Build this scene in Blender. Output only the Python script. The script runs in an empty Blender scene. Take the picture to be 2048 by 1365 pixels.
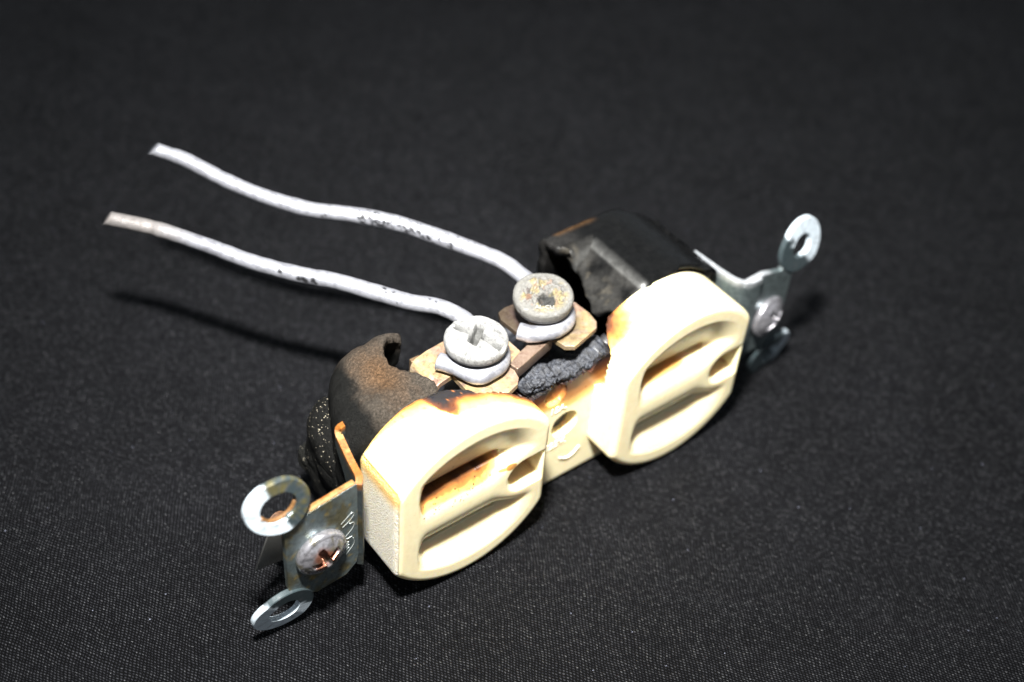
import bpy, math, random
import numpy as np
from mathutils import Vector, Matrix

# ------------------------------------------------------------------ scene, camera, light
S = bpy.context.scene
MM = 0.001
TABLE = 15.8            # height of the outlet's long axis above the cloth, mm
# outlet frame: u = along the outlet, v = up, w = out of its front face (all in mm)
def G(u, v, w): return (u * MM, -w * MM, (v + TABLE) * MM)
def Gdir(u, v, w): return Vector((u, -w, v))

R_ROWS = [(0.79596444, 0.06515236, 0.60182703), (-0.37979794, -0.72041722, 0.58030384), (0.47137472, -0.69047389, -0.54868176)]
CAM_UVW = (-94.39786, 144.19150, 91.93853)
F_PX = 2679.0758
right = Gdir(*R_ROWS[0]); down = Gdir(*R_ROWS[1]); fwd = Gdir(*R_ROWS[2])
cd = bpy.data.cameras.new('camera'); cam = bpy.data.objects.new('camera', cd)
S.collection.objects.link(cam)
up = -down
M = Matrix((right, up, -fwd)).transposed().to_4x4()
M.translation = Vector(G(*CAM_UVW))
cam.matrix_world = M
cd.sensor_width = 36.0; cd.lens = F_PX / 2048 * 36.0
cd.clip_start = 0.005; cd.clip_end = 20
cd.dof.use_dof = True; cd.dof.focus_distance = 0.184; cd.dof.aperture_fstop = 11.0
S.camera = cam

w = bpy.data.worlds.new('World'); S.world = w; w.use_nodes = True
bg = w.node_tree.nodes['Background']
bg.inputs[0].default_value = (0.80, 0.90, 1.0, 1); bg.inputs[1].default_value = 0.27

FLASH = (-68, 205, 38)
ld = bpy.data.lights.new('camera_flash', 'AREA'); ld.shape = 'RECTANGLE'; ld.size = 0.024; ld.size_y = 0.010
ld.energy = .84; ld.spread = math.radians(86); ld.color = (1.0, 0.985, 0.95)
lo = bpy.data.objects.new('camera_flash', ld); S.collection.objects.link(lo)
lo.location = G(*FLASH)
lo.rotation_euler = (Vector(G(12, -10, -40)) - Vector(G(*FLASH))).to_track_quat('-Z', 'Y').to_euler()

S.view_settings.view_transform = 'Standard'; S.view_settings.look = 'None'
S.view_settings.exposure = 0; S.view_settings.gamma = 1
S.render.engine = 'CYCLES'

# ------------------------------------------------------------------ helpers
rnd = random.Random(4)
_tab = np.random.RandomState(7).rand(4096)
def _h(i, j, k):
    return _tab[((i * 73856093) ^ (j * 19349663) ^ (k * 83492791)) & 4095]
def vn(x, y, z):
    """value noise 0..1"""
    x, y, z = (np.asarray(a, float) for a in (x, y, z))
    i, j, k = (np.floor(a).astype(np.int64) for a in (x, y, z))
    fx, fy, fz = x - i, y - j, z - k
    fx, fy, fz = (a * a * (3 - 2 * a) for a in (fx, fy, fz))
    r = 0
    for a in (0, 1):
        for b in (0, 1):
            for c in (0, 1):
                r = r + _h(i + a, j + b, k + c) * (fx if a else 1 - fx) * (fy if b else 1 - fy) * (fz if c else 1 - fz)
    return r
def fbm(P, s, o=4, seed=0):
    r = 0; a = .5
    for q in range(o):
        r = r + a * vn(P[:, 0] * s + 11.3 * q + seed, P[:, 1] * s + seed * 1.7, P[:, 2] * s - seed); s *= 2.03; a *= .5
    return r
def ss(a, b, x):
    t = np.clip((np.asarray(x, float) - a) / (b - a), 0, 1); return t * t * (3 - 2 * t)
def mixc(c0, c1, t): return c0 * (1 - t)[:, None] + np.asarray(c1, float) * t[:, None]

def mesh(name, P, faces, mat, parent=None, smooth=True, col=None, props=None):
    """P: (n,3) points in the outlet frame (mm)"""
    P = np.asarray(P, float)
    X = np.stack([P[:, 0], -P[:, 2], P[:, 1] + TABLE], 1) * MM
    me = bpy.data.meshes.new(name)
    me.from_pydata(X.tolist(), [], faces if isinstance(faces, list) else faces.tolist())
    me.materials.append(mat)
    if smooth: me.shade_smooth()
    if col is not None:
        a = me.color_attributes.new('Col', 'FLOAT_COLOR', 'POINT')
        c = np.ones((len(P), 4), np.float32); c[:, :np.shape(col)[1]] = col
        a.data.foreach_set('color', c.ravel())
    me.update()
    o = bpy.data.objects.new(name, me); S.collection.objects.link(o)
    if parent: o.parent = parent
    return o

def autosmooth(o, ang=35):
    me = o.data
    fn = np.zeros(len(me.polygons) * 3); me.polygons.foreach_get('normal', fn); fn = fn.reshape(-1, 3)
    ek = {}
    for p in me.polygons:
        for k in p.edge_keys: ek.setdefault(k, []).append(p.index)
    c = math.cos(math.radians(ang)); sh = np.zeros(len(me.edges), bool)
    for e in me.edges:
        f = ek.get(tuple(sorted(e.vertices)), [])
        if len(f) == 2 and fn[f[0]] @ fn[f[1]] < c: sh[e.index] = True
    a = me.attributes.get('sharp_edge') or me.attributes.new('sharp_edge', 'BOOLEAN', 'EDGE')
    a.data.foreach_set('value', sh)

def bev(o, wd, seg=2, ang=40):
    m = o.modifiers.new('bevel', 'BEVEL'); m.width = wd * MM; m.segments = seg; m.limit_method = 'ANGLE'; m.angle_limit = math.radians(ang)

def gridfaces(n, m, wrap=False, off=0, flip=False):
    """n rows x m columns, columns wrap"""
    i = np.arange(n - 1)[:, None]; j = np.arange(m if wrap else m - 1)[None, :]
    a = i * m + j; b = i * m + (j + 1) % m; c = (i + 1) * m + (j + 1) % m; d = (i + 1) * m + j
    F = np.stack([a, b, c, d], -1).reshape(-1, 4) + off
    return F[:, ::-1] if flip else F

# ------------------------------------------------------------------ materials
class NT:
    def __init__(s, name):
        s.m = bpy.data.materials.new(name); s.m.use_nodes = True; s.t = s.m.node_tree; s.n = s.t.nodes
        s.b = s.n['Principled BSDF']
    def new(s, typ, **k):
        x = s.n.new(typ)
        for a, v in k.items(): setattr(x, a, v)
        return x
    def val(s, sock, v):
        if hasattr(v, 'is_output'): s.t.links.new(v, sock)
        else: sock.default_value = v
    def math(s, op, a, b=None, c=None):
        x = s.new('ShaderNodeMath', operation=op)
        s.val(x.inputs[0], a)
        if b is not None: s.val(x.inputs[1], b)
        if c is not None: s.val(x.inputs[2], c)
        return x.outputs[0]
    def co(s, scale=1000.):
        t = s.new('ShaderNodeTexCoord'); m = s.new('ShaderNodeVectorMath', operation='SCALE')
        s.t.links.new(t.outputs['Object'], m.inputs[0]); m.inputs['Scale'].default_value = scale
        return m.outputs[0]
    def noise(s, scale, detail=4, rough=.6, vec=None, dist=0):
        x = s.new('ShaderNodeTexNoise'); s.t.links.new(vec or s.co(), x.inputs['Vector'])
        x.inputs['Scale'].default_value = scale; x.inputs['Detail'].default_value = detail
        x.inputs['Roughness'].default_value = rough; x.inputs['Distortion'].default_value = dist
        return x.outputs['Fac']
    def ramp(s, f, stops):
        x = s.new('ShaderNodeValToRGB'); s.t.links.new(f, x.inputs[0]); e = x.color_ramp.elements
        while len(e) < len(stops): e.new(.5)
        for k, (p, c) in zip(e, stops):
            k.position = p; k.color = (*c, 1) if len(c) == 3 else c
        return x.outputs[0]
    def mix(s, f, a, b, typ='MIX'):
        x = s.new('ShaderNodeMix', data_type='RGBA', blend_type=typ)
        s.val(x.inputs[0], f); s.val(x.inputs[6], a); s.val(x.inputs[7], b); return x.outputs[2]
    def attr(s):
        x = s.new('ShaderNodeVertexColor'); x.layer_name = 'Col'; return x.outputs['Color']
    def bump(s, h, dist, strength=1., normal=None):
        x = s.new('ShaderNodeBump'); x.inputs['Strength'].default_value = strength; x.inputs['Distance'].default_value = dist * MM
        s.t.links.new(h, x.inputs['Height'])
        if normal is not None: s.t.links.new(normal, x.inputs['Normal'])
        return x.outputs[0]
    def set(s, **k):
        for a, v in k.items(): s.val(s.b.inputs[a.replace('_', ' ')], v if not isinstance(v, tuple) or len(v) != 3 or a != 'Base_Color' else (*v, 1))
        return s.m

def g3(v): return (v, v, v)

def mat_ivory():
    n = NT('ivory_plastic'); c = n.attr()
    sp = n.ramp(n.noise(.9, 5, .65), [(.30, (.93, .90, .84)), (.62, (1, 1, 1))])
    base = n.mix(1., c, sp, 'MULTIPLY')
    speck = n.ramp(n.noise(5.5, 2, .5), [(.70, (0, 0, 0)), (.76, (1, 1, 1))])
    base = n.mix(n.math('MULTIPLY', n.new('ShaderNodeRGBToBW').outputs[0], 0), base, base)
    vc = [x for x in n.n if x.type == 'VERTEX_COLOR'][0]
    grain = n.math('MULTIPLY', n.noise(3.4, 3, .6), n.math('SUBTRACT', 1., vc.outputs['Alpha']))
    b = n.bump(grain, .55, 1., n.bump(n.noise(3.0, 4, .6), .03, .35))
    r = n.ramp(n.noise(1.2, 4), [(.3, g3(.26)), (.7, g3(.42))])
    return n.set(Base_Color=base, Roughness=r, Normal=b, Subsurface_Weight=.40, Subsurface_Radius=(2.2 * MM, 1.5 * MM, .6 * MM), Subsurface_Scale=1.0)
def mat_cleanivory():
    return mat_ivory()
def mat_char():
    n = NT('char')
    c = n.ramp(n.noise(1.1, 6, .75), [(.34, (.004, .004, .005)), (.52, (.022, .024, .030)), (.70, (.060, .066, .082))])
    b = n.bump(n.noise(2.0, 6, .7), .30, .8)
    return n.set(Base_Color=c, Roughness=.55, Normal=b)
def mat_housing():
    n = NT('burnt_housing'); c = n.attr()
    vc = [x for x in n.n if x.type == 'VERTEX_COLOR'][0]
    dv = n.new('ShaderNodeTexVoronoi'); n.t.links.new(n.co(), dv.inputs['Vector']); dv.inputs['Scale'].default_value = 3.2
    dsep = n.new('ShaderNodeSeparateColor'); n.t.links.new(dv.outputs['Color'], dsep.inputs[0])
    thr = n.math('MULTIPLY', n.math('SUBTRACT', 1., vc.outputs['Alpha']), .62)
    dust = n.math('MULTIPLY', n.math('LESS_THAN', dsep.outputs[0], thr), n.math('LESS_THAN', dv.outputs['Distance'], n.math('MULTIPLY', dsep.outputs[1], .34)))
    g = n.ramp(n.noise(3.0, 7, .9), [(.36, g3(.20)), (.52, g3(.95)), (.66, g3(2.4))])
    base = n.mix(n.math('MULTIPLY', dust, .9), n.mix(1., c, g, 'MULTIPLY'), (.34, .30, .22, 1))
    f = n.noise(4.5, 5, .8)
    return n.set(Base_Color=base, Roughness=.5, Specular_IOR_Level=n.math('ADD', .10, n.math('MULTIPLY', dust, .8)), Normal=n.bump(f, .26, 1.))
def mat_black():
    n = NT('black_phenolic'); c = n.attr()
    g = n.ramp(n.noise(.8, 6, .7, dist=.8), [(.30, g3(.55)), (.7, g3(1.35))])
    r = n.ramp(n.noise(.7, 5, .6), [(.3, g3(.18)), (.7, g3(.40))])
    return n.set(Base_Color=n.mix(1., c, g, 'MULTIPLY'), Roughness=r, Specular_IOR_Level=.28, Normal=n.bump(n.noise(1.2, 4, .5), .06, .6))
def mat_alu():
    n = NT('oxidised_aluminium'); c = n.attr()
    g = n.ramp(n.noise(1.4, 6, .75), [(.30, g3(.72)), (.6, g3(1.0))])
    sp = n.ramp(n.noise(4.0, 4, .7), [(.68, g3(1)), (.74, g3(.22))])
    base = n.mix(1., n.mix(1., c, g, 'MULTIPLY'), sp, 'MULTIPLY')
    return n.set(Base_Color=base, Metallic=.55, Roughness=.40, Normal=n.bump(n.noise(1.8, 6, .7), .14, .7))
def mat_crust():
    n = NT('melted_crust'); c = n.attr()
    g = n.ramp(n.noise(2.6, 7, .8), [(.28, g3(.50)), (.6, g3(1.05))])
    return n.set(Base_Color=n.mix(1., c, g, 'MULTIPLY'), Metallic=.1, Roughness=.6, Normal=n.bump(n.noise(2.4, 8, .8), .30, .9))
def mat_brass():
    n = NT('heat_tarnished_brass'); c = n.attr()
    d = n.ramp(n.noise(1.1, 8, .8, dist=.4), [(.34, (.42, .34, .36)), (.46, (.85, .78, .74)), (.6, (1, 1, 1)), (.72, (.80, .74, .70))])
    return n.set(Base_Color=n.mix(1., c, d, 'MULTIPLY'), Metallic=.6, Roughness=n.ramp(n.noise(1.3, 5, .7), [(.3, g3(.30)), (.7, g3(.5))]), Normal=n.bump(n.noise(1.6, 5, .7), .10, .7))
def mat_zinc():
    n = NT('zinc_plated_steel'); c = n.attr()
    g = n.ramp(n.noise(.9, 7, .75, dist=.6), [(.30, g3(.42)), (.6, g3(1.0))])
    r = n.ramp(n.noise(1.0, 6, .7), [(.3, g3(.24)), (.7, g3(.46))])
    return n.set(Base_Color=n.mix(1., c, g, 'MULTIPLY'), Metallic=.75, Roughness=r, Normal=n.bump(n.noise(1.8, 6, .7), .07, .5))
def mat_chrome():
    n = NT('worn_nickel_screw'); c = n.attr()
    g = n.ramp(n.noise(1.6, 6, .7), [(.30, g3(.45)), (.55, g3(1.0))])
    return n.set(Base_Color=n.mix(1., c, g, 'MULTIPLY'), Metallic=.8, Roughness=.27, Normal=n.bump(n.noise(1.3, 5, .6), .12, .5))
def mat_plasticclear():
    n = NT('clear_flake'); return n.set(Base_Color=(.10, .10, .095), Roughness=.25, Transmission_Weight=.5)
def mat_mark():
    n = NT('stamped_mark'); return n.set(Base_Color=(.55, .58, .56), Metallic=.7, Roughness=.3)
def mat_pale():
    n = NT('pale_moulded_lettering'); return n.set(Base_Color=(.80, .73, .55), Roughness=.3)

def mat_cloth():
    n = NT('black_knit_cloth')
    tc = n.co()
    wob = n.new('ShaderNodeTexNoise'); n.t.links.new(tc, wob.inputs['Vector']); wob.inputs['Scale'].default_value = .12; wob.inputs['Detail'].default_value = 3
    sc = n.new('ShaderNodeVectorMath', operation='MULTIPLY_ADD')
    n.t.links.new(wob.outputs['Color'], sc.inputs[0]); sc.inputs[1].default_value = (1.6, 1.6, 0); n.t.links.new(tc, sc.inputs[2])
    wob2 = n.new('ShaderNodeTexNoise'); n.t.links.new(tc, wob2.inputs['Vector']); wob2.inputs['Scale'].default_value = 1.4; wob2.inputs['Detail'].default_value = 1
    sc2 = n.new('ShaderNodeVectorMath', operation='MULTIPLY_ADD')
    n.t.links.new(wob2.outputs['Color'], sc2.inputs[0]); sc2.inputs[1].default_value = (.17, .17, 0); n.t.links.new(sc.outputs[0], sc2.inputs[2])
    mp = n.new('ShaderNodeMapping'); mp.inputs['Rotation'].default_value = (0, 0, -math.radians(49 - 90 + 8))
    n.t.links.new(sc2.outputs[0], mp.inputs['Vector'])
    sx = n.new('ShaderNodeSeparateXYZ'); n.t.links.new(mp.outputs[0], sx.inputs[0])
    px, py = .46, .43
    a = n.math('DIVIDE', sx.outputs[0], px); ai = n.math('FLOOR', a)
    par = n.math('MULTIPLY', n.math('MODULO', n.math('ABSOLUTE', ai), 2.), .5)
    b = n.math('ADD', n.math('DIVIDE', sx.outputs[1], py), par); bi = n.math('FLOOR', b)
    fa = n.math('SUBTRACT', n.math('SUBTRACT', a, ai), .5); fb = n.math('SUBTRACT', n.math('SUBTRACT', b, bi), .5)
    tilt = n.math('ADD', fb, n.math('MULTIPLY', fa, .55))
    r2 = n.math('ADD', n.math('MULTIPLY', n.math('MULTIPLY', fa, fa), 4.4), n.math('MULTIPLY', n.math('MULTIPLY', tilt, tilt), 6.5))
    h = n.math('SQRT', n.math('MAXIMUM', n.math('SUBTRACT', 1., r2), 0.))
    cid = n.new('ShaderNodeCombineXYZ'); n.t.links.new(ai, cid.inputs[0]); n.t.links.new(bi, cid.inputs[1])
    wn = n.new('ShaderNodeTexWhiteNoise', noise_dimensions='3D'); n.t.links.new(cid.outputs[0], wn.inputs['Vector'])
    rv = wn.outputs['Value']
    hv = n.math('MULTIPLY', h, n.math('ADD', .7, n.math('MULTIPLY', rv, .5)))
    fine = n.noise(9., 3, .7, vec=tc)
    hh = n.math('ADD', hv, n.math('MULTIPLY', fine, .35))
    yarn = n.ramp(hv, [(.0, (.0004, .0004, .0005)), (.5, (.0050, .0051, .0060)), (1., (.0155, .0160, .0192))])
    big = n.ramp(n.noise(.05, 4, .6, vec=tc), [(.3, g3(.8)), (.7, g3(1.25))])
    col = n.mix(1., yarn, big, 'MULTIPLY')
    # sparse pale lint
    vo = n.new('ShaderNodeTexVoronoi'); n.t.links.new(tc, vo.inputs['Vector']); vo.inputs['Scale'].default_value = .30
    lint = n.math('LESS_THAN', vo.outputs['Distance'], .030)
    lint = n.math('MULTIPLY', lint, n.math('GREATER_THAN', n.new('ShaderNodeSeparateColor').outputs[0], -1.))
    col = n.mix(lint, col, (.16, .17, .22, 1))
    glint = n.math('ADD', n.math('MULTIPLY', n.math('POWER', rv, 14.), .40), n.math('MULTIPLY', n.math('POWER', rv, 2.), .30))
    spec = n.math('ADD', .06, n.math('MULTIPLY', n.math('MULTIPLY', glint, h), 1.5))
    rough = n.math('SUBTRACT', .55, n.math('MULTIPLY', glint, .18))
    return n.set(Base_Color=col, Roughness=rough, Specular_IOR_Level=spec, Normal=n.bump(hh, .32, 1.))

M_IV, M_CH, M_HO, M_BK, M_AL, M_CR, M_BR, M_ZN, M_SC = mat_ivory(), mat_char(), mat_housing(), mat_black(), mat_alu(), mat_crust(), mat_brass(), mat_zinc(), mat_chrome()
M_CL, M_MK, M_PL = mat_plasticclear(), mat_mark(), mat_pale()

IV = np.array([.79, .70, .455])
def burn(b, base=IV):
    b = np.clip(b, 0, 1); c = np.tile(base, (len(b), 1)).astype(float)
    for t0, t1, k in ((.03, .25, (.66, .40, .12)), (.25, .48, (.32, .125, .032)), (.48, .72, (.075, .026, .012)), (.72, .95, (.012, .011, .012))):
        c = mixc(c, k, ss(t0, t1, b))
    return c

# ------------------------------------------------------------------ the cloth (one sheet)
def cloth():
    xs = np.unique(np.concatenate([np.linspace(-500, 700, 90), np.linspace(-120, 220, 180)]))
    ys = np.unique(np.concatenate([np.linspace(-320, 1000, 90), np.linspace(-90, 260, 180)]))
    X, Y = np.meshgrid(xs, ys)
    P = np.stack([X.ravel(), Y.ravel(), 0 * X.ravel()], 1)
    far = ss(60, 200, np.hypot(P[:, 0] - 0, P[:, 1] - 20))
    Z = (fbm(P, .02, 3) - .45) * 5.0 * far + (fbm(P, .05, 2, 3) - .4) * .35
    Z = np.minimum(Z, .12 + 5 * far)
    # loose drape rising behind on the far right
    q = np.stack([P[:, 0], -TABLE + Z, -P[:, 1]], 1)
    o = mesh('cloth', q, gridfaces(len(ys), len(xs)), mat_cloth())
    o['kind'] = 'structure'
    return o
cloth()

# ------------------------------------------------------------------ the outlet
outlet = bpy.data.objects.new('electrical_outlet', None); S.collection.objects.link(outlet)
outlet.empty_display_size = .01
outlet['label'] = 'burnt ivory duplex wall outlet with charred black housing lying on its side on black cloth'
outlet['category'] = 'electrical outlet'

C0, RAD, FLAT, DEP = 19.45, 15.3, 12.9, 9.0
NT_, = (720,)
TH = np.arange(NT_) / NT_ * 2 * math.pi

def face_height(a, v, right_lobe):
    a = np.asarray(a, float); w = np.abs(v)
    vo = np.sqrt(np.maximum(12.5 ** 2 - a * a * .85, 9))
    to = np.clip((vo - w) / np.maximum(vo - 5.6, .5), 0, 1)
    do = 2.15 * to ** 1.2 * ss(0, .12, to) ** .3
    di = 1.5 * np.clip(w / 4.7, 0, 1) ** 2.6
    k = ss(4.7, 5.0, w)
    f = np.minimum(di * (1 - k) + do * k, np.where(w < 4.7, 9, do))
    E = ss(-9.6, -7.7, a) * (1 - ss(3.4, 11.0, a))
    isl = ss(3.5, 6.4, np.hypot(a - 8.7, v * 1.0))
    d = f * E * isl
    # slots
    sl = ss(.72, .58, np.abs(w - 5.4)) * ss(-7.95, -7.7, a) * ss(4.9, 4.6, a)
    d = np.where(sl > 0, np.maximum(d, d * (1 - sl) + 8.5 * sl), d)
    # ground hole, round towards the slots, square towards the end
    r = np.where(a < 8.6, np.hypot(a - 8.6, v), np.abs(v))
    gh = ss(2.55, 2.3, r) * ss(11.75, 11.5, a)
    lip = .5 * ss(3.3, 2.4, r) * ss(12.3, 11.5, a)
    d = np.maximum(d, lip); d = d * (1 - gh) + 8.5 * gh
    return -d

def lobe(c, right_lobe):
    p = 110
    rho = ((RAD ** -p) + (FLAT / np.maximum(np.abs(np.cos(TH)), 1e-4)) ** -p) ** (-1 / p)
    edge_r = 1.15
    s_in = np.linspace(0.002, 1, 150)
    P = []
    for s in s_in:
        r = (rho - edge_r) * s; a = r * np.cos(TH); v = r * np.sin(TH)
        P.append(np.stack([c + a, v, face_height(a, v, right_lobe)], 1))
    for k in range(1, 9):
        t = k / 8 * math.pi / 2
        r = rho - edge_r + edge_r * math.sin(t)
        P.append(np.stack([c + r * np.cos(TH), r * np.sin(TH), np.full(NT_, -edge_r * (1 - math.cos(t)))], 1))
    # wall back edge, eaten away by the arc
    U = c + rho * np.cos(TH); V = rho * np.sin(TH)
    dep = np.full(NT_, DEP)
    nz = vn(U * 1.9, V * 1.9, 0 * U) + .5 * vn(U * 5, V * 5, 0 * U)
    if not right_lobe:
        e = np.interp(U, [-29, -25.5, -23.8, -22.0, -20.5, -18.5, -17, -16.2, -14.5, -12.9, -9.7, -6.5], [9.1, 9.1, 8.8, 8.3, 8.0, 7.4, 6.3, 5.3, 4.9, 4.6, 4.0, 4.4])
        dep = np.where(V > 5, e + .35 * (nz - .7) * ss(-25, -22, U) * ss(-8, -14, U), dep)
    else:
        dep = np.where(V > 3, np.interp(U, [6.6, 7.5, 8.6, 9.6, 10.4, 13], [4.0, 4.6, 6.6, 8.6, 9.1, 9.1]) + ss(13, 8, U) * .8 * (nz - .7), dep)
    for k in range(1, 23):
        wv = -edge_r - (dep - edge_r) * k / 22
        P.append(np.stack([U, V, wv], 1))
    n1 = len(P)
    # back rim, turned inwards
    P.append(np.stack([c + (rho - 1.6) * np.cos(TH), (rho - 1.6) * np.sin(TH), -dep + .05], 1))
    P.append(np.stack([c + (rho - 1.8) * np.cos(TH), (rho - 1.8) * np.sin(TH), -dep * .5 - 1], 1))
    n = len(P); P = np.concatenate(P)
    F = gridfaces(n, NT_, wrap=True, flip=True)
    cen = len(P); P = np.vstack([P, [[c, 0, face_height(0, 0, right_lobe)]]])
    F = F.tolist() + [[(j + 1) % NT_, cen, j] for j in range(NT_)]
    F = [f[::-1] for f in F]
    a = P[:, 0] - c; v = P[:, 1]; ww = P[:, 2]
    on_wall = np.hypot(a / 1, v) > 0
    rr = np.hypot(a, v); rw = np.interp(np.mod(np.arctan2(v, a), 2 * math.pi), TH, rho, period=2 * math.pi)
    wall = ss(edge_r + .1, edge_r * .4, rw - rr)
    N = fbm(P, .55, 5); N2 = fbm(P, 1.8, 4, 5)
    b = np.zeros(len(P))
    db = ww + DEP     # distance from the back edge
    if not right_lobe:
        u = P[:, 0]
        e = np.interp(u, [-33, -26, -22.5, -20.8, -18.5, -16.2, -14.5, -12.9, -9.7, -5], [-9.6, -9.6, -8.2, -5.6, -5.4, -5.2, -4.9, -4.6, -4.0, -4.2])
        db = ww - e; m = ss(-36, -22, u) * .8 + .2; up = wall * (v > 0)
        b = np.maximum(b, up * np.clip(.42 * np.exp(-np.maximum(db - .5, 0) / 2.6) * m + .20 * np.exp(-np.maximum(db, 0) / .5) + (N - .45) * .30 * np.exp(-np.abs(db) / 3), 0, 1))
        chip = ss(-23.8, -22.6, u) * ss(-14.6, -16.8, u); tipd = .8 + 2.6 * np.exp(-((u + 21.3) / 1.5) ** 2)
        b = np.maximum(b, up * chip * np.clip(.92 - (db + .6) * .30 / tipd * 1.3 + (N - .45) * .5 + (N2 - .45) * .22, 0, 1) * ss(tipd * .75 + .25, tipd * .75 - .1, db - (N - .45) * .8))
        b = np.maximum(b, up * chip * ss(.1, -1.2, db + (N2 - .45)) * .85)
        b = np.maximum(b, up * ss(-17.5, -14, u) * np.clip(.72 - np.maximum(db, 0) * .36 + (N - .45) * .35 + (N2 - .45) * .15, 0, 1))
        b = np.maximum(b, wall * ss(-7, -5.4, u) * ss(5.0, 8.5, v) * .35)
        # left flat, toasted along the top
        b = np.maximum(b, wall * (a < -12.3) * (v > 3) * ss(3.5, 8, v) * .22)
        # upper slot: brown soot
        sl = (v > 1.5) * ss(-10.2, -8.8, a) * ss(6.0, 1.0, a) * (1 - wall)
        b = np.maximum(b, sl * (ww < -.15) * (ss(1.5, 3.2, v) * .22 + ss(2.6, 5.4, v + 1.8 * (N - .45) + (N2 - .45) * .5) * .48) * ss(7.2, 6.3, v))
        b = np.maximum(b, .40 * ss(.75, .55, np.hypot((a - 6.1) * .72, (v - 3.05) * 1.1)))
        b = np.maximum(b, .30 * ss(.45, .3, np.hypot((a - 4.8) * .45, (v - 3.05) * 1.4)))
    else:
        d1 = np.sqrt((P[:, 0] - 6.6) ** 2 + (v - 8.2) ** 2 + (ww + 8.6) ** 2)
        d2 = np.sqrt((P[:, 0] - 9.0) ** 2 + (v - 11.6) ** 2 + (ww + 8.9) ** 2)
        dd = np.minimum(d1, d2) + (N - .45) * 3.0 + (N2 - .45) * 1.2
        b = np.maximum(b, (v > 0) * np.clip(.98 - dd * .17, 0, .9))
        b = np.maximum(b, (v > 4) * ss(1.0, .1, db - 1.4 * ss(13, 8, P[:, 0])) * ss(16, 10, P[:, 0]) * .6)
        sl = ss(-9.6, -8.2, a) * ss(3.0, -1.0, a) * (1 - wall)
        b = np.maximum(b, sl * (v > 0) * ss(2.2, 5.5, v) * ss(7.2, 6.2, v) * (ww < -.2) * .30)
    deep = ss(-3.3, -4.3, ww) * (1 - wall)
    b = np.maximum(b, deep * .22)  # olive shade of light through the plastic, tinted into the deep slots
    base = np.tile(IV, (len(P), 1))
    # rough, paler broken-looking end
    if not right_lobe:
        endm = wall * (a < -12.5)
        base = mixc(base, (.62, .60, .54), endm * .8)
        rough = endm
    col = burn(b)
    k = ss(.25, .0, b)[:, None]; col = col * (1 - k) + base * k
    # tiny soot specks
    rs = np.random.RandomState(3 + right_lobe)
    if not right_lobe:
        for q in range(42):
            ca, cv = rs.uniform(-9.3, 3), rs.uniform(1.2, 4.0); rr_ = rs.uniform(.05, .13)
            col = mixc(col, (.05, .03, .015), ss(rr_ * 1.3, rr_ * .7, np.hypot(a - ca, v - cv)) * (1 - wall))
        for q in range(60):
            cu, cw = rs.uniform(-30, -8), -DEP + abs(rs.normal(0, 1.6)) + .3; rr_ = rs.uniform(.05, .16)
            col = mixc(col, (.35, .12, .03), .8 * ss(rr_ * 1.3, rr_ * .7, np.hypot(P[:, 0] - cu, ww - cw)) * wall * (v > 0))
    col = np.hstack([col, 1 - (rough if not right_lobe else 0 * b)[:, None]])
    o = mesh('outlet_face', P, F, M_IV, outlet, col=col)
    o['label'] = 'ivory outlet face with brown scorched slot and burnt rim' if not right_lobe else 'ivory outlet face with burnt corner beside the bridge'
    return o
lobe(-C0, False); lobe(C0, True)

# ---- bridge between the two faces, with centre screw hole, lettering and burnt top
def bridge():
    us = np.arange(-9.5, 10.6, .12); vs = np.arange(-15.0, 9.7, .12)
    U, V = np.meshgrid(us, vs)
    top = 6.6 + 1.6 * ss(2, 9, us) + 1.5 * (vn(us * .9, 0 * us, 0 * us) - .5) + .9 * (vn(us * 3, 0 * us, 0 * us) - .5)
    Vv = -15.0 + (V + 15.0) * ((top + 15.0) / 24.6)[None, :]
    u, v = U.ravel(), Vv.ravel()
    r = np.hypot(u - 1.5, v + 2.5); d = 2.9 * ss(2.45, 2.05, r)
    r2 = np.hypot(u + 1.0, v - 5.1) ; d = np.maximum(d, .75 * ss(2.05, 1.75, r2))
    P = np.stack([u, v, -6.0 - d], 1)
    e = v + 15.0; P[:, 2] -= np.maximum(0, .7 - e) ** 2 * .9
    F = gridfaces(len(vs), len(us))
    n = len(P)
    # a thick underside: skirt from the border back to w = -9.5
    m, k = len(vs), len(us)
    bord = list(range(k)) + [i * k + k - 1 for i in range(1, m)] + [(m - 1) * k + j for j in range(k - 2, -1, -1)] + [i * k for i in range(m - 2, 0, -1)]
    B = P[bord].copy(); B[:, 2] = -9.4
    P = np.vstack([P, B]); nb = len(bord)
    F = F.tolist() + [[bord[(i + 1) % nb], bord[i], n + i, n + (i + 1) % nb] for i in range(nb)]
    tp = 6.8 + 1.5 * ss(2, 9, P[:, 0]) + .0 * top[0]; N = fbm(P, .7, 4, 2); N2 = fbm(P, 2.2, 4, 9)
    dt = tp - P[:, 1]
    b = np.clip(.95 - dt * .14 / (1 - .30 * ss(4, -4, P[:, 0])) + (N - .45) * .16 + (N2 - .45) * .06, 0, 1)
    col = burn(b)
    o = mesh('bridge', P, F, M_IV, outlet, col=col)
    o['label'] = 'ivory bridge between the faces with screw hole, moulded lettering and burnt top'
    return o
br = bridge()

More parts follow.
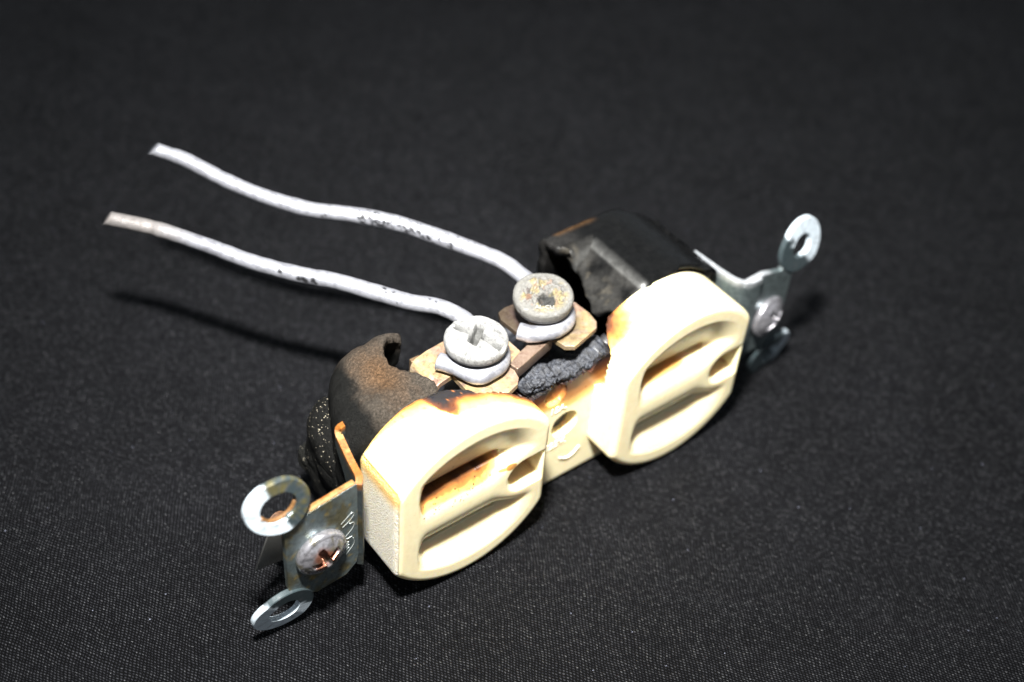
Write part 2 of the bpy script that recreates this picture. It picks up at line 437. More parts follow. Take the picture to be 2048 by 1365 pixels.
def text_mesh(body, size, u, v, w, mat, name, parent, ext=.06, rot=0., frame=None, space=1.0, shear=0.):
    cu = bpy.data.curves.new(name, 'FONT'); cu.body = body; cu.size = size * MM; cu.extrude = ext * MM
    cu.bevel_depth = .03 * MM; cu.bevel_resolution = 1; cu.offset = .0; cu.space_character = space
    ob = bpy.data.objects.new(name, cu); S.collection.objects.link(ob)
    bpy.context.view_layer.update()
    me = bpy.data.meshes.new_from_object(ob.evaluated_get(bpy.context.evaluated_depsgraph_get()))
    bpy.data.objects.remove(ob)
    X = np.zeros(len(me.vertices) * 3); me.vertices.foreach_get('co', X); X = X.reshape(-1, 3) / MM
    e1, e2, en = frame if frame else ((1, 0, 0), (0, 1, 0), (0, 0, 1))
    c, s = math.cos(rot), math.sin(rot)
    x = X[:, 0] * c - X[:, 1] * s; y = X[:, 0] * s + X[:, 1] * c
    P = np.array([u, v, w])[None] + x[:, None] * np.array(e1) + y[:, None] * np.array(e2) + X[:, 2:3] * np.array(en)
    F = [list(p.vertices) for p in me.polygons]
    bpy.data.meshes.remove(me)
    return mesh(name, P, F, mat, parent, smooth=False)
text_mesh('15A.', 1.75, -1.75, 1.15, -5.98, M_PL, 'lettering', br)
text_mesh('125V.', 1.75, -1.9, -6.7, -5.98, M_PL, 'lettering', br)

def tube(path, r, nseg=12, prof=None):
    """path (n,3) -> points, faces (closed ends)"""
    path = np.asarray(path, float); n = len(path)
    T = np.gradient(path, axis=0); T /= np.linalg.norm(T, axis=1)[:, None]
    ref = np.array([0., 1., 0.]);
    if abs(T[0] @ ref) > .9: ref = np.array([1., 0, 0])
    N = []; v = ref - T[0] * (ref @ T[0]); v /= np.linalg.norm(v)
    for t in T:
        v = v - t * (v @ t); v /= np.linalg.norm(v); N.append(v)
    N = np.array(N); Bn = np.cross(T, N)
    r = np.broadcast_to(np.asarray(r, float), (n,))
    ph = np.arange(nseg) / nseg * 2 * math.pi
    P = path[:, None, :] + r[:, None, None] * (np.cos(ph)[None, :, None] * N[:, None, :] + np.sin(ph)[None, :, None] * Bn[:, None, :])
    if prof is not None: P = prof(P, path, T, N, Bn, ph)
    P = P.reshape(-1, 3); F = gridfaces(n, nseg, wrap=True).tolist()
    F += [list(range(nseg))[::-1], list(range((n - 1) * nseg, n * nseg))]
    return P, F
def spline(pts, step=.3):
    pts = np.asarray(pts, float); out = []
    Q = np.vstack([2 * pts[0] - pts[1], pts, 2 * pts[-1] - pts[-2]])
    for i in range(1, len(Q) - 2):
        a, b, c, d = Q[i - 1:i + 3]; n = max(2, int(np.linalg.norm(c - b) / step))
        for t in np.arange(n) / n:
            out.append(.5 * (2 * b + (c - a) * t + (2 * a - 5 * b + 4 * c - d) * t * t + (3 * b - a - 3 * c + d) * t ** 3))
    out.append(pts[-1]); return np.array(out)

P, F = tube(spline([(1.3, -9.9, -5.95), (2.6, -10.75, -5.95), (4.0, -10.6, -5.95), (5.2, -9.5, -5.95)], .15), .15, 10)
mesh('moulded_arc', P, F, M_PL, br)

# ---- char lump along the burnt bridge edge
def charpiece():
    pth = spline([(-6.4, 8.0, -7.6), (-5.2, 8.3, -7.6), (-3.2, 8.5, -7.6), (-1.2, 8.1, -7.7), (1.2, 7.5, -7.6), (3.6, 7.3, -7.6), (5.6, 7.7, -7.6), (7.4, 8.4, -7.6), (8.9, 9.6, -7.8)], .1)
    t = np.linspace(0, 1, len(pth)); K = 96
    env = np.minimum(1, np.minimum(t * 16, (1 - t) * 14) ** .5 + .1)
    P, F = tube(pth, np.ones(len(pth)), K)
    c = np.repeat(pth, K, 0); d = P - c; e = np.repeat(env, K)
    dv = d[:, 1]; dw = np.sqrt(np.maximum(1 - dv ** 2, 0)) * np.sign(d[:, 2])
    q = (np.abs(dv) ** 4 + np.abs(dw) ** 4) ** .25 + 1e-6
    P = c.copy(); P[:, 1] += dv / q * .85 * e; P[:, 2] += dw / q * 1.75 * e - .6
    N = fbm(P, .7, 3, 4) - .44; N2 = fbm(P, 2.3, 5, 8) - .46; N3 = np.abs(fbm(P, 1.3, 3, 31) - .45)
    P[:, 1] += -.35 + (N * 2.0 + N2 * 1.0 - ss(.05, .0, N3) * .35) * e
    P[:, 2] += (N2 * .8 + (fbm(P, 1.6, 4, 77) - .46) * 1.2) * e
    o = mesh('charred_edge', P, F, M_CH, outlet)
    o['label'] = 'crumbly black char along the burnt edge of the bridge'
charpiece()

# ------------------------------------------------------------------ rounded-box shells for the rear housing
def rbox(u0, u1, v0, v1, w0, w1, rad, step=.35):
    c = np.array([(u0 + u1) / 2, (v0 + v1) / 2, (w0 + w1) / 2]); h = np.array([u1 - u0, v1 - v0, w1 - w0]) / 2
    P = []; F = []; off = 0
    for ax in range(3):
        i, j = [(1, 2), (2, 0), (0, 1)][ax]
        n = int(2 * h[i] / step) + 1; m = int(2 * h[j] / step) + 1
        A, B = np.meshgrid(np.linspace(-h[i], h[i], n), np.linspace(-h[j], h[j], m), indexing='ij')
        for s in (-1, 1):
            Q = np.zeros((n * m, 3)); Q[:, i] = A.ravel(); Q[:, j] = B.ravel(); Q[:, ax] = s * h[ax]
            f = gridfaces(n, m, off=off, flip=(s > 0)); f = f[:, ::-1] if True else f
            P.append(Q); F.append(f); off += n * m
    P = np.concatenate(P); F = np.concatenate(F)
    rad = np.minimum(rad, h - .01)
    inner = np.clip(P, -(h - rad), h - rad); d = (P - inner) / rad
    L = np.linalg.norm(d, axis=1, keepdims=True); L[L < 1e-6] = 1
    d = d / L
    # weld
    X = inner + d * rad
    key = np.round(X * 500).astype(np.int64); _, idx, inv = np.unique(key, axis=0, return_index=True, return_inverse=True)
    inv = inv.ravel(); X = X[idx]; d = d[idx]; F = inv[F]
    ok = np.array([len(set(f)) == 4 for f in F.tolist()]); F = F[ok]
    return X + c, d, F
def drop(P, F, pred):
    cen = P[F].mean(1); keep = ~pred(cen); F = F[keep]
    used = np.unique(F); mp = -np.ones(len(P), int); mp[used] = np.arange(len(used)); return used, mp[F]
def smooth_edge(P, F, it=4):
    """relax the torn border so it does not follow the grid"""
    E = np.concatenate([F[:, [0, 1]], F[:, [1, 2]], F[:, [2, 3]], F[:, [3, 0]]]); E.sort(axis=1)
    u, c = np.unique(E, axis=0, return_counts=True); B = u[c == 1]; P = P.copy()
    for _ in range(it):
        A = np.zeros_like(P); n = np.zeros(len(P))
        np.add.at(A, B[:, 0], P[B[:, 1]]); np.add.at(A, B[:, 1], P[B[:, 0]]); np.add.at(n, B[:, 0], 1); np.add.at(n, B[:, 1], 1)
        m = n > 0; P[m] = .5 * P[m] + .5 * A[m] / n[m][:, None]
    return P
def solid(o, th):
    m = o.modifiers.new('shell', 'SOLIDIFY'); m.thickness = th * MM; m.offset = -1

def left_housing():
    # upper, melted shell
    P, d, F = rbox(-32.2, -4, -13, 13.2, -24.2, -9.3, np.array([6.0, 5.0, 3.4]), .28)
    ew = np.array([-9.3, -11.5, -13.6, -15.4, -18, -19.9, -20.8, -22.0, -23.6, -26])
    eu = np.array([-19.5, -19.0, -20.6, -22.8, -23.8, -23.8, -23.4, -21.8, -17.8, -17.6])
    def pred(c):
        n = (vn(c[:, 0] * 1.6, c[:, 1] * 1.6, c[:, 2] * 1.6) - .5) * 1.3
        lim = np.interp(-c[:, 2], -ew, eu) + n * .6
        cut = (c[:, 0] > lim) & (c[:, 1] > 1.5 + 2 * n)
        cut |= (c[:, 0] > -17.6 + n * .3) & (c[:, 2] < -20) & (c[:, 1] > 0)
        cut |= (c[:, 0] > -5.5)
        cut |= (c[:, 2] > -9.6)
        return cut
    used, F = drop(P, F, pred); P = smooth_edge(P[used], F, 5); d = d[used]
    N = fbm(P, .16, 3, 1) - .45; N2 = fbm(P, .8, 4, 2) - .45
    P = P + d * (N * 2.4 + N2 * .28)[:, None]
    P[:, 0] += 4.0 * ss(-10, -24, P[:, 2]) * ss(-14, -28, P[:, 0]) ; P[:, 2] += 1.0 * ss(-24, -29, P[:, 0]) * ss(-15, -24, P[:, 2])
    # horn curls up a little and leans
    hn = ss(-23, -18.5, P[:, 0]) * ss(-20.5, -22.5, P[:, 2]) * ss(3, 11, P[:, 1])
    P[:, 1] += hn * .3; P[:, 2] += 1.8 * ss(-20.5, -16.5, P[:, 0]) * ss(-20, -22, P[:, 2]) * ss(3, 9, P[:, 1])
    # the roof dips towards the tear
    roof = ss(8, 12, P[:, 1]); P[:, 1] -= roof * 1.5 * np.exp(-((P[:, 0] + 26) ** 2 / 20 + (P[:, 2] + 17) ** 2 / 25))
    # lower lump, shiny with dust
    P2, d2, F2 = rbox(-31.3, -15, -13.4, 3.4, -25.0, -11.5, 3.0, .35)
    N = fbm(P2, .17, 3, 6) - .45; N2 = fbm(P2, .7, 4, 3) - .45
    P2 = P2 + d2 * (N * 3.0 + N2 * .7)[:, None]
    n0 = len(P); PA = np.vstack([P, P2]); FA = np.vstack([F, F2 + n0])
    A = fbm(PA, .35, 4, 12); B = fbm(PA, 1.2, 4, 15)
    c = np.tile(np.array([.0042, .0042, .0038]), (len(PA), 1))
    roof = ss(8.5, 10.5, PA[:, 1] + 3 * (A - .45)) * ss(-28.0, -26.0, PA[:, 0] + .25 * (PA[:, 2] + 17) + 4 * (A - .45))
    c = mixc(c, (.036, .030, .024), roof)
    rust = np.exp(-(((PA[:, 0] + 24) / 2.6) ** 2 + ((PA[:, 2] + 16.5) / 4.5) ** 2)) * roof
    c = mixc(c, (.058, .034, .018), np.clip(rust * 1.1 + (B - .5) * .6 * roof, 0, 1))
    pale = ss(.60, .75, B) * ss(-14, -10, PA[:, 2]) * ss(6, 11, PA[:, 1])
    c = mixc(c, (.05, .05, .047), pale * .5)
    # dust grains on the lump
    dm = np.where(np.arange(len(PA)) >= n0, ss(-1, 3, PA[:, 1] + 3 * (A - .45)), .10) * ss(-33, -31.5, -62 + 31 - PA[:, 0] * 0 + 0)
    dm = np.where(np.arange(len(PA)) >= n0, .25 + .75 * ss(-1, 3, PA[:, 1] + 3 * (A - .45)), .0 + .12 * (PA[:, 1] < 6))
    c = np.hstack([c, 1 - dm[:, None]])
    o = mesh('rear_housing', PA, FA, M_HO, outlet, col=c); solid(o, 1.4)
    o['label'] = 'melted brown and black rear housing with torn curled top'
    # small corner boss, lower
    P, d, F = rbox(-32.8, -29.5, -9.5, -4.5, -26.8, -22.5, 1.6, .3)
    P = P + d * (fbm(P, .6, 3, 1) - .45)[:, None] * 1.2
    mesh('housing_lug', P, F, M_HO, o, col=np.tile([.008, .008, .007, .7], (len(P), 1)))
left_housing()

def right_housing():
    P, d, F = rbox(9.6, 31.3, -13.3, 14.2, -25.0, -9.3, np.array([.8, .8, .8]), .22)
    u, v, ww = P.T.copy()
    top = ss(2, 13, v)
    # follow the round face at the far end
    a = np.maximum(u - 20.5, 0); lim = np.sqrt(np.maximum(15.4 ** 2 - a ** 2, 1)) - 1.0
    P[:, 1] = np.where(v > 0, np.minimum(v, lim * (.5 + .5 * top) + (1 - top) * 20), v)
    # recessed terminal bay left of a sharp ridge, in front of the back rail
    bay = ss(17.75, 17.45, u) * ss(-21.9, -21.3, ww)
    depth = .35 + .95 * np.maximum(17.5 - u, 0)
    P[:, 1] -= top * bay * np.minimum(depth, 6)
    # chamfer of the back right corner
    ch = np.maximum(0, (u - 25.0)) * .42; P[:, 2] = np.maximum(P[:, 2], -25 + ch)
    def pred(c):
        n = (vn(c[:, 0] * .7, c[:, 1] * .7, c[:, 2] * .7) - .5) * .9 + (vn(c[:, 0] * 3, c[:, 1] * 3, c[:, 2] * 3) - .5) * .12
        lim = np.interp(-c[:, 2], [9, 13, 15.2, 18.7, 21.2, 21.9, 22.3, 26], [14.8, 12.0, 12.9, 14.0, 14.6, 12.5, 11.2, 11.2])
        cut = (c[:, 0] < lim + n * .55) & (c[:, 1] > 1.0)
        return cut | (c[:, 2] > -9.6)
    used, F = drop(P, F, pred); P = smooth_edge(P[used], F, 5); d = d[used]
    P = P + d * ((fbm(P, .5, 3) - .45) * .12)[:, None]
    A = fbm(P, .30, 4, 21); B = fbm(P, 1.0, 4, 5)
    c = np.tile(np.array([.0022, .0022, .0022]), (len(P), 1))
    bay = ss(17.75, 17.45, P[:, 0]) * ss(-22.4, -21.6, P[:, 2])
    c = mixc(c, (.016, .0155, .0145), bay * ss(.25, .55, A))
    c = mixc(c, (.05, .044, .034), bay * ss(.50, .66, B) * .8 * ss(16.8, 13, P[:, 0]))
    rail = ss(-22.0, -22.6, P[:, 2]) * ss(17, 14, P[:, 0]) * ss(8, 13, P[:, 1]); c = mixc(c, (.012, .0115, .011), rail * .8)
    # pale ridge line, an edge highlight put into the colour
    rg = np.exp(-((P[:, 0] - 17.6) / .18) ** 2) * ss(-21.8, -21.2, P[:, 2]) + np.exp(-((P[:, 2] + 21.6) / .18) ** 2) * ss(17.8, 17.4, P[:, 0])
    c = mixc(c, (.06, .06, .058), np.clip(rg, 0, 1) * .8 * ss(8, 10, P[:, 1]))
    og = ss(-24.2, -24.6, P[:, 2]) * ss(12.4, 13.2, P[:, 1]) * ss(21.5, 19, P[:, 0]) * ss(12.2, 13.5, P[:, 0]); c = mixc(c, (.055, .028, .010), og * .7)
    o = mesh('rear_housing', P, F, M_BK, outlet, col=c); solid(o, 1.6)
    o['label'] = 'smooth black rear housing with chipped recess beside the screw'
    P, d, F = rbox(24.2, 27.2, 8, 13.9, -26.2, -22.8, 1.3, .3)
    mesh('housing_lug', P, F, M_BK, o, col=np.tile([.005, .005, .005], (len(P), 1)))
right_housing()

def base_tub():
    P, d, F = rbox(-19, 14, -14.2, 1.0, -24.0, -9.45, 1.5, .4)
    used, F = drop(P, F, lambda c: c[:, 1] > .2); P = P[used]; d = d[used]
    P = P + d * ((fbm(P, .5, 4) - .45) * 1.2)[:, None]
    P[:, 1] += ss(-1.5, .5, P[:, 1]) * (fbm(P, .6, 3, 3) - .5) * 3
    o = mesh('housing_base', P, F, M_CH, outlet); solid(o, 1.5)
    o['label'] = 'sooty black middle of the housing under the brass terminals'
base_tub()

# ------------------------------------------------------------------ flat metal pieces
def slab(poly, v0, th, axis, name, mat, parent, colf, b=.12, tilt=None, step=None):
    """poly of (u,w) at height v0 (axis V) or (u,v) at depth w0 (axis W), thickness th downwards"""
    import bmesh
    bm = bmesh.new()
    vs = [bm.verts.new((x, y, 0)) for x, y in poly]; f = bm.faces.new(vs)
    if step:
        bmesh.ops.triangulate(bm, faces=bm.faces[:])
        for _ in range(30):
            le = [e for e in bm.edges if e.calc_length() > step]
            if not le: break
            bmesh.ops.subdivide_edges(bm, edges=le, cuts=1); bmesh.ops.triangulate(bm, faces=[f for f in bm.faces if len(f.verts) > 3])
    bmesh.ops.recalc_face_normals(bm, faces=bm.faces[:])
    if bm.faces[:][0].normal.z < 0: bmesh.ops.reverse_faces(bm, faces=bm.faces[:])
    r = bmesh.ops.extrude_face_region(bm, geom=bm.faces[:])
    for e in r['geom']:
        if isinstance(e, bmesh.types.BMVert): e.co.z += th
    bmesh.ops.recalc_face_normals(bm, faces=bm.faces[:])
    bm.verts.index_update()
    X = np.array([tuple(v.co) for v in bm.verts]); F = [[v.index for v in f.verts] for f in bm.faces]; bm.free()
    if axis == 'V': P = np.stack([X[:, 0], v0 - th + X[:, 2], X[:, 1]], 1); F = [f[::-1] for f in F]
    else: P = np.stack([X[:, 0], X[:, 1], v0 - th + X[:, 2]], 1)
    if tilt is not None: P = tilt(P)
    o = mesh(name, P, F, mat, parent, smooth=False, col=colf(P)); bev(o, b)
    return o

BR = np.array([.42, .33, .18])
def brass_col(seed, hot=None):
    def f(P):
        A = fbm(P, .35, 4, seed); B = fbm(P, 1.3, 4, seed + 3)
        c = np.tile(BR, (len(P), 1)); c = mixc(c, (.33, .23, .17), ss(.44, .58, A))
        c = mixc(c, (.42, .34, .28), ss(.50, .62, B) * .6); c = mixc(c, (.16, .11, .10), ss(.60, .70, fbm(P, .9, 5, seed + 6)) * .7)
        if hot is not None: c = mixc(c, (.03, .023, .025), np.clip(ss(hot[2], hot[2] * .45, np.hypot(P[:, 0] - hot[0], P[:, 2] - hot[1]) + (A - .45) * 6), 0, 1) * .85)
        return c
    return f
# lower terminal plate with its folded flange
def bendL(P):
    P = P.copy(); a = np.maximum(0, -17.2 - P[:, 0])
    R_ = 1.6; ang = np.minimum(a / R_, math.radians(80)); rest = np.maximum(0, a - R_ * math.radians(80))
    th = 12.0 - P[:, 1]
    nu = -17.2 - (R_ - th * .999) * np.sin(ang) - rest * math.cos(math.radians(80)); nv = 12.0 - R_ + (R_ - th) * np.cos(ang) - rest * math.sin(math.radians(80))
    m = P[:, 0] < -17.2; P[:, 0] = np.where(m, nu, P[:, 0]); P[:, 1] = np.where(m, nv, P[:, 1]); return P
t1 = slab([(-24.5, -11.4), (-24.3, -16.6), (-17.4, -17.8), (-15.4, -18.2), (-11.9, -18.5), (-4.5, -13.3), (-4.4, -10.8), (-7.2, -9.6), (-7.6, -9.0), (-7.4, -8.2), (-7.8, -6.7), (-8.7, -5.8),
      (-10.6, -5.2), (-15.3, -7.8), (-15.2, -12.2), (-17.2, -11.9)], 12.0, .85, 'V', 'terminal_plate', M_BR, outlet, brass_col(1), tilt=bendL, step=.55)
t1['label'] = 'yellow brass terminal plate under the white screw'
t2 = slab([(-2.8, -17.6), (-2.2, -19.0), (-.8, -19.4), (5.0, -19.0), (8.7, -14.6), (9.0, -11.6), (8.7, -9.6), (7.9, -8.6), (2.8, -7.3), (1.6, -8.1), (1.1, -10.3), (-.2, -11.8), (-2.4, -13.3)],
      12.0, .85, 'V', 'terminal_plate', M_BR, outlet, brass_col(5, (1.2, -15.8, 8.6)), step=.55)
t2['label'] = 'heat darkened brass terminal plate under the crusted screw'
# break-off link between them
lk = slab([(-7.2, -9.8), (-5.2, -10.6), (.4, -12.3), (1.2, -10.4), (-.6, -9.9), (-5.6, -8.5), (-6.9, -8.2)], 11.95, 2.1, 'V', 'link_tab', M_BR, outlet,
     lambda P: mixc(np.tile([.24, .18, .14], (len(P), 1)), (.055, .036, .028), ss(11.9, 11.5, P[:, 1])), step=.6)
lk['label'] = 'brown break-off link between the two brass plates'
# contact strip going down inside
c1 = slab([(-17, -8), (-17, 9.5), (-15.4, 9.5), (-15.4, -8)], -19.5, .7, 'W', 'contact_strip', M_BR, outlet, lambda P: np.tile([.2, .14, .08], (len(P), 1)))

# ---- screw heads as height fields on a disc
def head(cen, frame, R, hf, side, name, mat, parent, colf, nr=70, nt=160, er=.5, wob=0, seed=0):
    e1, e2, en = (np.array(x, float) for x in frame)
    th = np.arange(nt) / nt * 2 * math.pi; P = []
    rim = 1 + wob * (vn(np.cos(th) * 2 + seed, np.sin(th) * 2, 0 * th) - .5)
    for s in np.linspace(.001, 1, nr):
        r = (R - er) * s * rim; a, b = r * np.cos(th), r * np.sin(th); P.append(np.stack([a, b, hf(a, b)], 1))
    z1 = P[-1][:, 2]
    for k in range(1, 7):
        t = k / 6 * math.pi / 2; r = (R - er + er * math.sin(t)) * rim
        P.append(np.stack([r * np.cos(th), r * np.sin(th), z1 * (1 - k / 6) + (z1.mean()) * k / 6 - er * (1 - math.cos(t))], 1))
    zl = P[-1][:, 2]
    P.append(np.stack([R * rim * np.cos(th), R * rim * np.sin(th), zl * .5 - side * .5], 1))
    P.append(np.stack([R * rim * np.cos(th) * .97, R * rim * np.sin(th) * .97, 0 * zl - side], 1))
    P.append(np.stack([R * .3 * np.cos(th), R * .3 * np.sin(th), 0 * zl - side], 1))
    n = len(P); L = np.concatenate(P); F = gridfaces(n, nt, wrap=True, flip=False).tolist()
    F.append(list(range(nt))[::-1]); F = [f[::-1] for f in F]
    F = [f[::-1] for f in F] if np.dot(np.cross(e1, e2), en) > 0 else F
    W = np.asarray(cen)[None] + L[:, :1] * e1 + L[:, 1:2] * e2 + L[:, 2:3] * en
    return mesh(name, W, F, mat, parent, col=colf(L, W))
UPF = ((1, 0, 0), (0, 0, -1), (0, 1, 0))      # discs facing up: local x = u, y = -w

def terminal_lower():
    ang = math.radians(-2)
    def hf(a, b):
        # local axes of the slot
        x = a * math.cos(ang) + b * math.sin(ang); y = -a * math.sin(ang) + b * math.cos(ang)
        h = .25 - .030 * (a * a + b * b)
        h = h - .85 * ss(.72, .42, np.abs(y - .1 * np.sin(x)))
        h = h - 1.5 * ss(.85, .45, np.abs(x + .25 * y)) * ss(2.3, 1.7, np.abs(y)) - .5 * ss(1.3, .6, np.hypot(x, y))
        P = np.stack([a, b, 0 * a], 1); h = h + (fbm(P, .8, 4, 3) - .45) * .5
        h = h + .5 * ss(1.4, .2, np.hypot(a + .2, b + 2.2)) * 0.6
        return h
    def cf(L, W):
        N = fbm(L, 1.3, 4, 2); c = np.tile([.22, .22, .215], (len(L), 1)); c = mixc(c, (.05, .05, .048), ss(.022, .004, np.abs(fbm(L, .9, 4, 51) - .45)) * .6); c = mixc(c, (.09, .09, .085), ss(.56, .72, N) * .6)
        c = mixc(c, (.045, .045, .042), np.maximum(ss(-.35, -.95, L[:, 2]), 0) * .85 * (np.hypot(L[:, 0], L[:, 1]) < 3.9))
        return c
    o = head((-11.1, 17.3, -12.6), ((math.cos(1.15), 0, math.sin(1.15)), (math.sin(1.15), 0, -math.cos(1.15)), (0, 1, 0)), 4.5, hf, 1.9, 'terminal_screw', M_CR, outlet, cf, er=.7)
    o['label'] = 'chalky white terminal screw with cross slot'
    P, F = tube([(-11.1, 14.6, -12.6), (-11.1, 6, -12.6)], 1.9, 20); mesh('screw_shaft', P, F, M_BR, o, col=np.tile([.3, .25, .18], (len(P), 1)))
terminal_lower()
def terminal_upper():
    def hf(a, b):
        P = np.stack([a, b, 0 * a], 1)
        h = .2 - .012 * (a * a + b * b) + (fbm(P, .85, 6, 7) - .45) * 2.1 * ss(3.6, 2.4, np.hypot(a, b))
        h = h - .9 * ss(1.25, .7, np.hypot((a - .5) * .8, (b + 1.3) * 1.1))
        h = h - .5 * ss(.35, .15, np.abs(a - b * .3 + 1.9)) * ss(1.2, .6, np.abs(b - .6))
        return h
    def cf(L, W):
        N = fbm(L, .8, 4, 2); N2 = fbm(L, 1.7, 4, 8); c = np.tile([.125, .122, .112], (len(L), 1))
        c = mixc(c, (.19, .155, .065), ss(.45, .60, N) * ss(4, 3, np.hypot(L[:, 0], L[:, 1])) * .8)
        c = mixc(c, (.16, .095, .065), ss(.56, .68, N2) * .7 * ss(3.6, 2.4, np.hypot(L[:, 0], L[:, 1])))
        c = mixc(c, (.26, .25, .25), ss(.52, .7, fbm(L, 2.5, 3, 4)) * .5)
        rid = np.abs(fbm(L, 1.1, 4, 41) - .45); c = mixc(c, (.05, .038, .03), ss(.035, .008, rid) * ss(3.9, 3.0, np.hypot(L[:, 0], L[:, 1])) * .8)
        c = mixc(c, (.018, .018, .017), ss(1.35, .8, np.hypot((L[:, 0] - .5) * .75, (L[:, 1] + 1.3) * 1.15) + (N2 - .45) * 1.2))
        c = mixc(c, (.06, .05, .045), ss(.55, .2, np.hypot((L[:, 0] + 2.2) * 1.6, (L[:, 1] - .7) * .6)))
        c = mixc(c, (.10, .05, .03), ss(.6, .2, np.hypot((L[:, 0] + 2.2), (L[:, 1] + .9) * .6)) * .9)
        return c
    th = .61
    fr = ((math.cos(th), 0, math.sin(th)), (math.sin(th) * .99, .09, -math.cos(th) * .99), (-.05, .99, .09))
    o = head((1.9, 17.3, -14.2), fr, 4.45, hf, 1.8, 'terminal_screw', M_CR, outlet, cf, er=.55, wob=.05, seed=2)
    o['label'] = 'terminal screw crusted with yellow and grey melted residue'
    P, F = tube([(1.9, 14.6, -14.2), (1.9, 6, -14.2)], 1.9, 20); mesh('screw_shaft', P, F, M_BR, o, col=np.tile([.25, .2, .15], (len(P), 1)))
    base = np.array([1.9, 17.3, -14.2]); e1, e2, en = (np.array(x) for x in fr)
    p = base + e1 * (-1.35) + e2 * (-3.05) + en * .10
    text_mesh('AL-CU', .95, *p, M_PL2, 'lettering', o, ext=.10, frame=(fr[0], fr[1], fr[2]))
n_ = NT('grey_raised_lettering'); M_PL2 = n_.set(Base_Color=(.15, .147, .135), Roughness=.6)
terminal_upper()

# ------------------------------------------------------------------ mounting strap ends
ZN = np.array([.20, .245, .25])
def zinc_col(rust, seed):
    def f(P):
        A = fbm(P, .45, 4, seed); B = fbm(P, 1.5, 4, seed + 2); c = np.tile(ZN, (len(P), 1))
        if rust == 0: c = mixc(c, (.85, .88, .92), ss(9.2, 9.7, P[:, 1] + .0) * (P[:, 0] > 30) * .9)  # flash highlight on the top edge, painted into the colour
        c = mixc(c, (.20, .17, .08), ss(.48, .62, A) * rust * .8); c = mixc(c, (.50, .36, .10), ss(.58, .68, B) * rust * .8)
        return c
    return f
def ring(cen, ro, ri, th, frame, name, mat, parent, colf, bend=None, el=1.0, nt=96, arc=None):
    e1, e2, en = (np.array(x, float) for x in frame); t = np.arange(nt) / nt * 2 * math.pi
    prof = [(ri, 0), (ri, th), (ri + .12, th + .0), ((ri + ro) / 2, th + 0), (ro - .12, th), (ro, th - .12), (ro, .12), (ro - .12, 0), ((ri + ro) / 2, 0)]
    P = []
    for r, z in prof:
        a = r * np.cos(t); b = r * np.sin(t) * (el if r > (ri + .2) else 1)
        zz = np.full(nt, z - th) ; 
        if bend is not None: zz = zz + bend(a, b)
        P.append(np.stack([a, b, zz], 1))
    L = np.concatenate(P); F = gridfaces(len(prof), nt, wrap=True).tolist(); o0 = (len(prof) - 1) * nt
    F += [[o0 + j, o0 + (j + 1) % nt, (j + 1) % nt, j] for j in range(nt)]
    F = [f[::-1] for f in F]
    W = np.asarray(cen)[None] + L[:, :1] * e1 + L[:, 1:2] * e2 + L[:, 2:3] * en
    o = mesh(name, W, F, mat, parent, col=colf(W)); autosmooth(o, 35); return o
FRW = ((1, 0, 0), (0, 1, 0), (0, 0, 1))
def rotf(ax, ay):
    m = Matrix.Rotation(ax, 3, 'X') @ Matrix.Rotation(ay, 3, 'Y'); return tuple(tuple(m.col[i]) for i in range(3))

